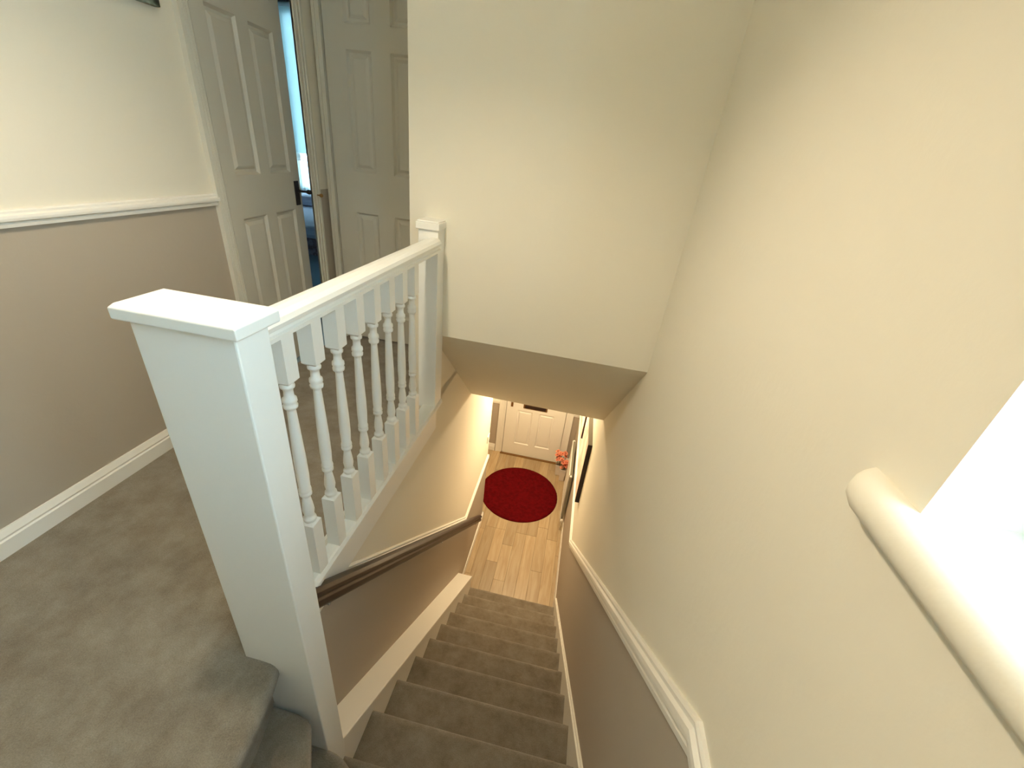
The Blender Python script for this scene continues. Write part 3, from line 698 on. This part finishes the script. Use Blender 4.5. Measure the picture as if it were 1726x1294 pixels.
# two vases of coral artificial flowers beside the radiator
def vase(loc, s, h, label, nfl, cz, spread, seed):
    rnd = random.Random(seed)
    v_ = empty('flower_vase', loc); tag(v_, label, 'vase', None)
    bm = bmesh.new(); t = s*0.78
    vs = [[bm.verts.new((a*q, b*q, z)) for a, b in ((-1,-1),(1,-1),(1,1),(-1,1))] for q, z in ((t*0.92, 0), (t, 0.006), (s, h-0.004), (s*0.97, h), (s*0.86, h), (t*0.8, 0.02))]
    for i in range(5):
        for q in range(4): bm.faces.new((vs[i][q], vs[i][(q+1) % 4], vs[i+1][(q+1) % 4], vs[i+1][q]))
    bm.faces.new(vs[0][::-1]); bm.faces.new(vs[-1])
    obj('pot', bm, POTM, v_, bevel=0.002)
    # leaves
    for k in range(9):
        a = rnd.uniform(0, 6.28); bm = bmesh.new(); L_ = rnd.uniform(0.04, 0.07); dx, dy = math.cos(a), math.sin(a); zz = h + rnd.uniform(0.0, cz-h)
        c0 = Vector((dx*0.008, dy*0.008, zz)); c1 = c0 + Vector((dx*L_*0.6, dy*L_*0.6, 0.02)); c2 = c0 + Vector((dx*L_, dy*L_, -0.005)); sd = Vector((-dy, dx, 0))*0.012
        vv = [bm.verts.new(p) for p in (c0, c1+sd, c2, c1-sd)]; bm.faces.new(vv)
        lf = obj('leaf', bm, LEAF, v_); md = lf.modifiers.new('thickness', 'SOLIDIFY'); md.thickness = 0.001
    bm = bmesh.new()
    for k in range(5):
        a = k*1.256; lathe(bm, [(0.002, 0), (0.002, cz-h*0.6)], (0.008*math.cos(a), 0.008*math.sin(a), h*0.6), 6)
    obj('stem', bm, LEAF, v_)
    for k in range(nfl):
        a = rnd.uniform(0, 6.28); rr = spread*math.sqrt(rnd.uniform(0.05, 1)); zz = cz + rnd.uniform(-0.07, 0.07)
        d = Vector((math.cos(a)*rr*14, math.sin(a)*rr*14, 1.0 + (zz-cz)*6)).normalized()
        c = Vector((math.cos(a)*rr, math.sin(a)*rr, zz)); q = d.to_track_quat('Z', 'Y')
        bm = bmesh.new()
        for layer, (rad, lift, npet) in enumerate(((0.034, 0.004, 6), (0.023, 0.010, 5))):
            for p in range(npet):
                an = 2*math.pi*(p + 0.5*layer)/npet
                def pt(r_, da, zz_): return c + q @ Vector((r_*math.cos(an+da), r_*math.sin(an+da), zz_))
                vv = [bm.verts.new(x_) for x_ in (pt(0.003, 0, 0.001), pt(rad*0.6, -0.5, lift), pt(rad*0.95, -0.28, lift+0.006), pt(rad, 0.0, lift+0.003), pt(rad*0.95, 0.28, lift+0.006), pt(rad*0.6, 0.5, lift))]
                bm.faces.new(vv)
        f_ = obj('flower', bm, PETAL, v_); md = f_.modifiers.new('thickness', 'SOLIDIFY'); md.thickness = 0.0012
        bm = bmesh.new(); bmesh.ops.create_icosphere(bm, subdivisions=1, radius=0.0075, matrix=Matrix.Translation(c + d*0.009)); obj('flower_centre', bm, PETALD, f_, smooth=True)
    return v_
vase((0.655, 2.09, 0), 0.045, 0.17, 'square white vase of coral flowers in the corner by the front door', 13, 0.31, 0.060, 3)
vase((0.712, 1.985, 0), 0.040, 0.19, 'square white vase of coral flowers nearer the radiator end', 10, 0.27, 0.045, 8)

# light switch on the left hall wall
sw = obj('light_switch', B((0, 0.008, -0.04, 0.04, -0.04, 0.04), (0.008, 0.0105, -0.010, 0.010, -0.016, 0.016)), PLAST, bevel=0.0015)
sw.location = (wx(0.96)+0.0003, 0.955, 1.20); tag(sw, 'small white light switch on the cream wall left of the hall', 'light switch')

# box canvases on the right hall wall
def canvas(y0, y1, z0, z1, label):
    c = empty('canvas_picture', (0.80, y0, z0)); tag(c, label, 'picture', None)
    dep = 0.034; x0 = XR - dep
    pobj('print', B((x0-0.001, x0+0.001, y0+0.001, y1-0.001, z0+0.001, z1-0.001)), PINKART, c)
    pobj('frame_edge', B((x0, XR-0.0005, y0, y0+0.006, z0, z1), (x0, XR-0.0005, y1-0.006, y1, z0, z1), (x0, XR-0.0005, y0, y1, z0, z0+0.006)), DARKE, c)
    pobj('top_edge', B((x0, XR-0.0005, y0+0.0001, y1-0.0001, z1-0.006, z1)), GREYT, c)
canvas(0.165, 0.76, 1.325, 1.90, 'nearer box canvas with pink floral print and dark brown edges')
canvas(0.96, 1.45, 1.41, 1.90, 'farther box canvas with dark brown edges, towards the front door')
# painting on the landing wall (only its lower corner is in view)
pc = empty('landing_painting', (XL, -1.33, 4.03)); tag(pc, 'dark green and brown unframed painting high on the cream landing wall', 'picture')
pobj('canvas', B((XL+0.0005, XL+0.022, -1.62, -0.997, 4.043, 4.50)), DARKART, pc, bevel=0.002)
pobj('backing', B((XL+0.0003, XL+0.003, -1.60, -1.01, 4.06, 4.48)), DARKE, pc)

# hall ceiling light
hl = empty('hall_ceiling_light', (0.33, 1.15, 2.25)); tag(hl, 'small brass spotlight fitting on the hall ceiling', 'ceiling light')
bm = bmesh.new(); lathe(bm, [(0.06, 0.02), (0.06, -0.012), (0.05, -0.02), (0.012, -0.022), (0.012, -0.05)], (0.33, 1.15, 2.25), 20); pobj('ceiling_rose', bm, BRASS, hl)

# landing pendant lamp: open drum shade, its lower rim sets the edge of the light on the walls
pl = empty('pendant_lamp', (-0.10, -1.95, CZ)); tag(pl, 'linen drum pendant lamp hanging over the landing', 'pendant lamp')
bm = bmesh.new(); lathe(bm, [(0.045, 0.0), (0.045, -0.02), (0.012, -0.035), (0.004, -0.04), (0.004, -0.50)], (-0.10, -1.95, CZ), 16); pobj('cord', bm, PLAST, pl)
bm = bmesh.new(); lathe(bm, [(0.090, 0.20), (0.125, 0.0), (0.1235, 0.0), (0.0885, 0.20), (0.090, 0.20)], (-0.10, -1.95, 4.375), 40, caps=False); pobj('lamp_shade', bm, SHADE, pl)

# bed in the room beyond
bd = empty('bed', (-2.4, 2.3, LAND)); tag(bd, 'low bed with lilac duvet and floral valance glimpsed through the ajar door', 'bed')
pobj('valance', B((-3.4, -1.55, 1.60, 3.12, LAND+0.0, LAND+0.17)), FLORAL, bd, bevel=0.01)
pobj('duvet', B((-3.42, -1.53, 1.58, 3.13, LAND+0.17, LAND+0.29)), LILAC, bd, bevel=0.04)
pobj('pillow', B((-3.3, -2.5, 2.75, 3.12, LAND+0.29, LAND+0.42)), LILAC, bd, bevel=0.05)

# pale blue blind, added so the sky in the bedroom window doesn't clip
bm = B((-4.12, -2.68, 3.125, 3.128, 3.47, 4.95))
BL = mat('pale_blue_blind_fabric', (0.72, 0.80, 0.83), 0.9)
nt = BL.node_tree; bs = nt.nodes['Principled BSDF']; tr = nt.nodes.new('ShaderNodeBsdfTranslucent'); tr.inputs[0].default_value = (0.85, 0.95, 0.95, 1)
mx = nt.nodes.new('ShaderNodeMixShader'); mx.inputs[0].default_value = 0.32
nt.links.new(bs.outputs[0], mx.inputs[1]); nt.links.new(tr.outputs[0], mx.inputs[2]); nt.links.new(mx.outputs[0], nt.nodes['Material Output'].inputs[0])
bl = empty('added_blind', (-3.4, 3.13, 4.82)); tag(bl, 'added pale blue blind toning down the bright window behind the ajar door', 'blind')
pobj('fabric', bm, BL, bl)
sc_ = empty('added_curtain', (-3.4, 3.13, 3.40)); tag(sc_, 'added pale half curtain dimming the sky at the foot of the bedroom window', 'curtain')  # curtain added to keep the sky low in the window from clipping
bm = bmesh.new()
xs_ = [-4.12 + 1.44*k/72 for k in range(73)]
for k in range(72): quad(bm, [(xs_[k], 3.12+0.012*(k % 2), 2.98), (xs_[k+1], 3.12+0.012*((k+1) % 2), 2.98), (xs_[k+1], 3.12+0.012*((k+1) % 2), 3.38), (xs_[k], 3.12+0.012*(k % 2), 3.38)])
pobj('fabric', bm, BL, sc_)
bm = bmesh.new(); lathe(bm, [(0.006, 0), (0.006, 1.48)], (-4.14, 3.13, 3.39), 8, axis='x'); pobj('curtain_rod', bm, PLAST, sc_)
bm = bmesh.new(); lathe(bm, [(0.03, 0), (0.03, 1.48)], (-4.14, 3.14, 4.965), 12, axis='x'); pobj('roller', bm, PLAST, bl)
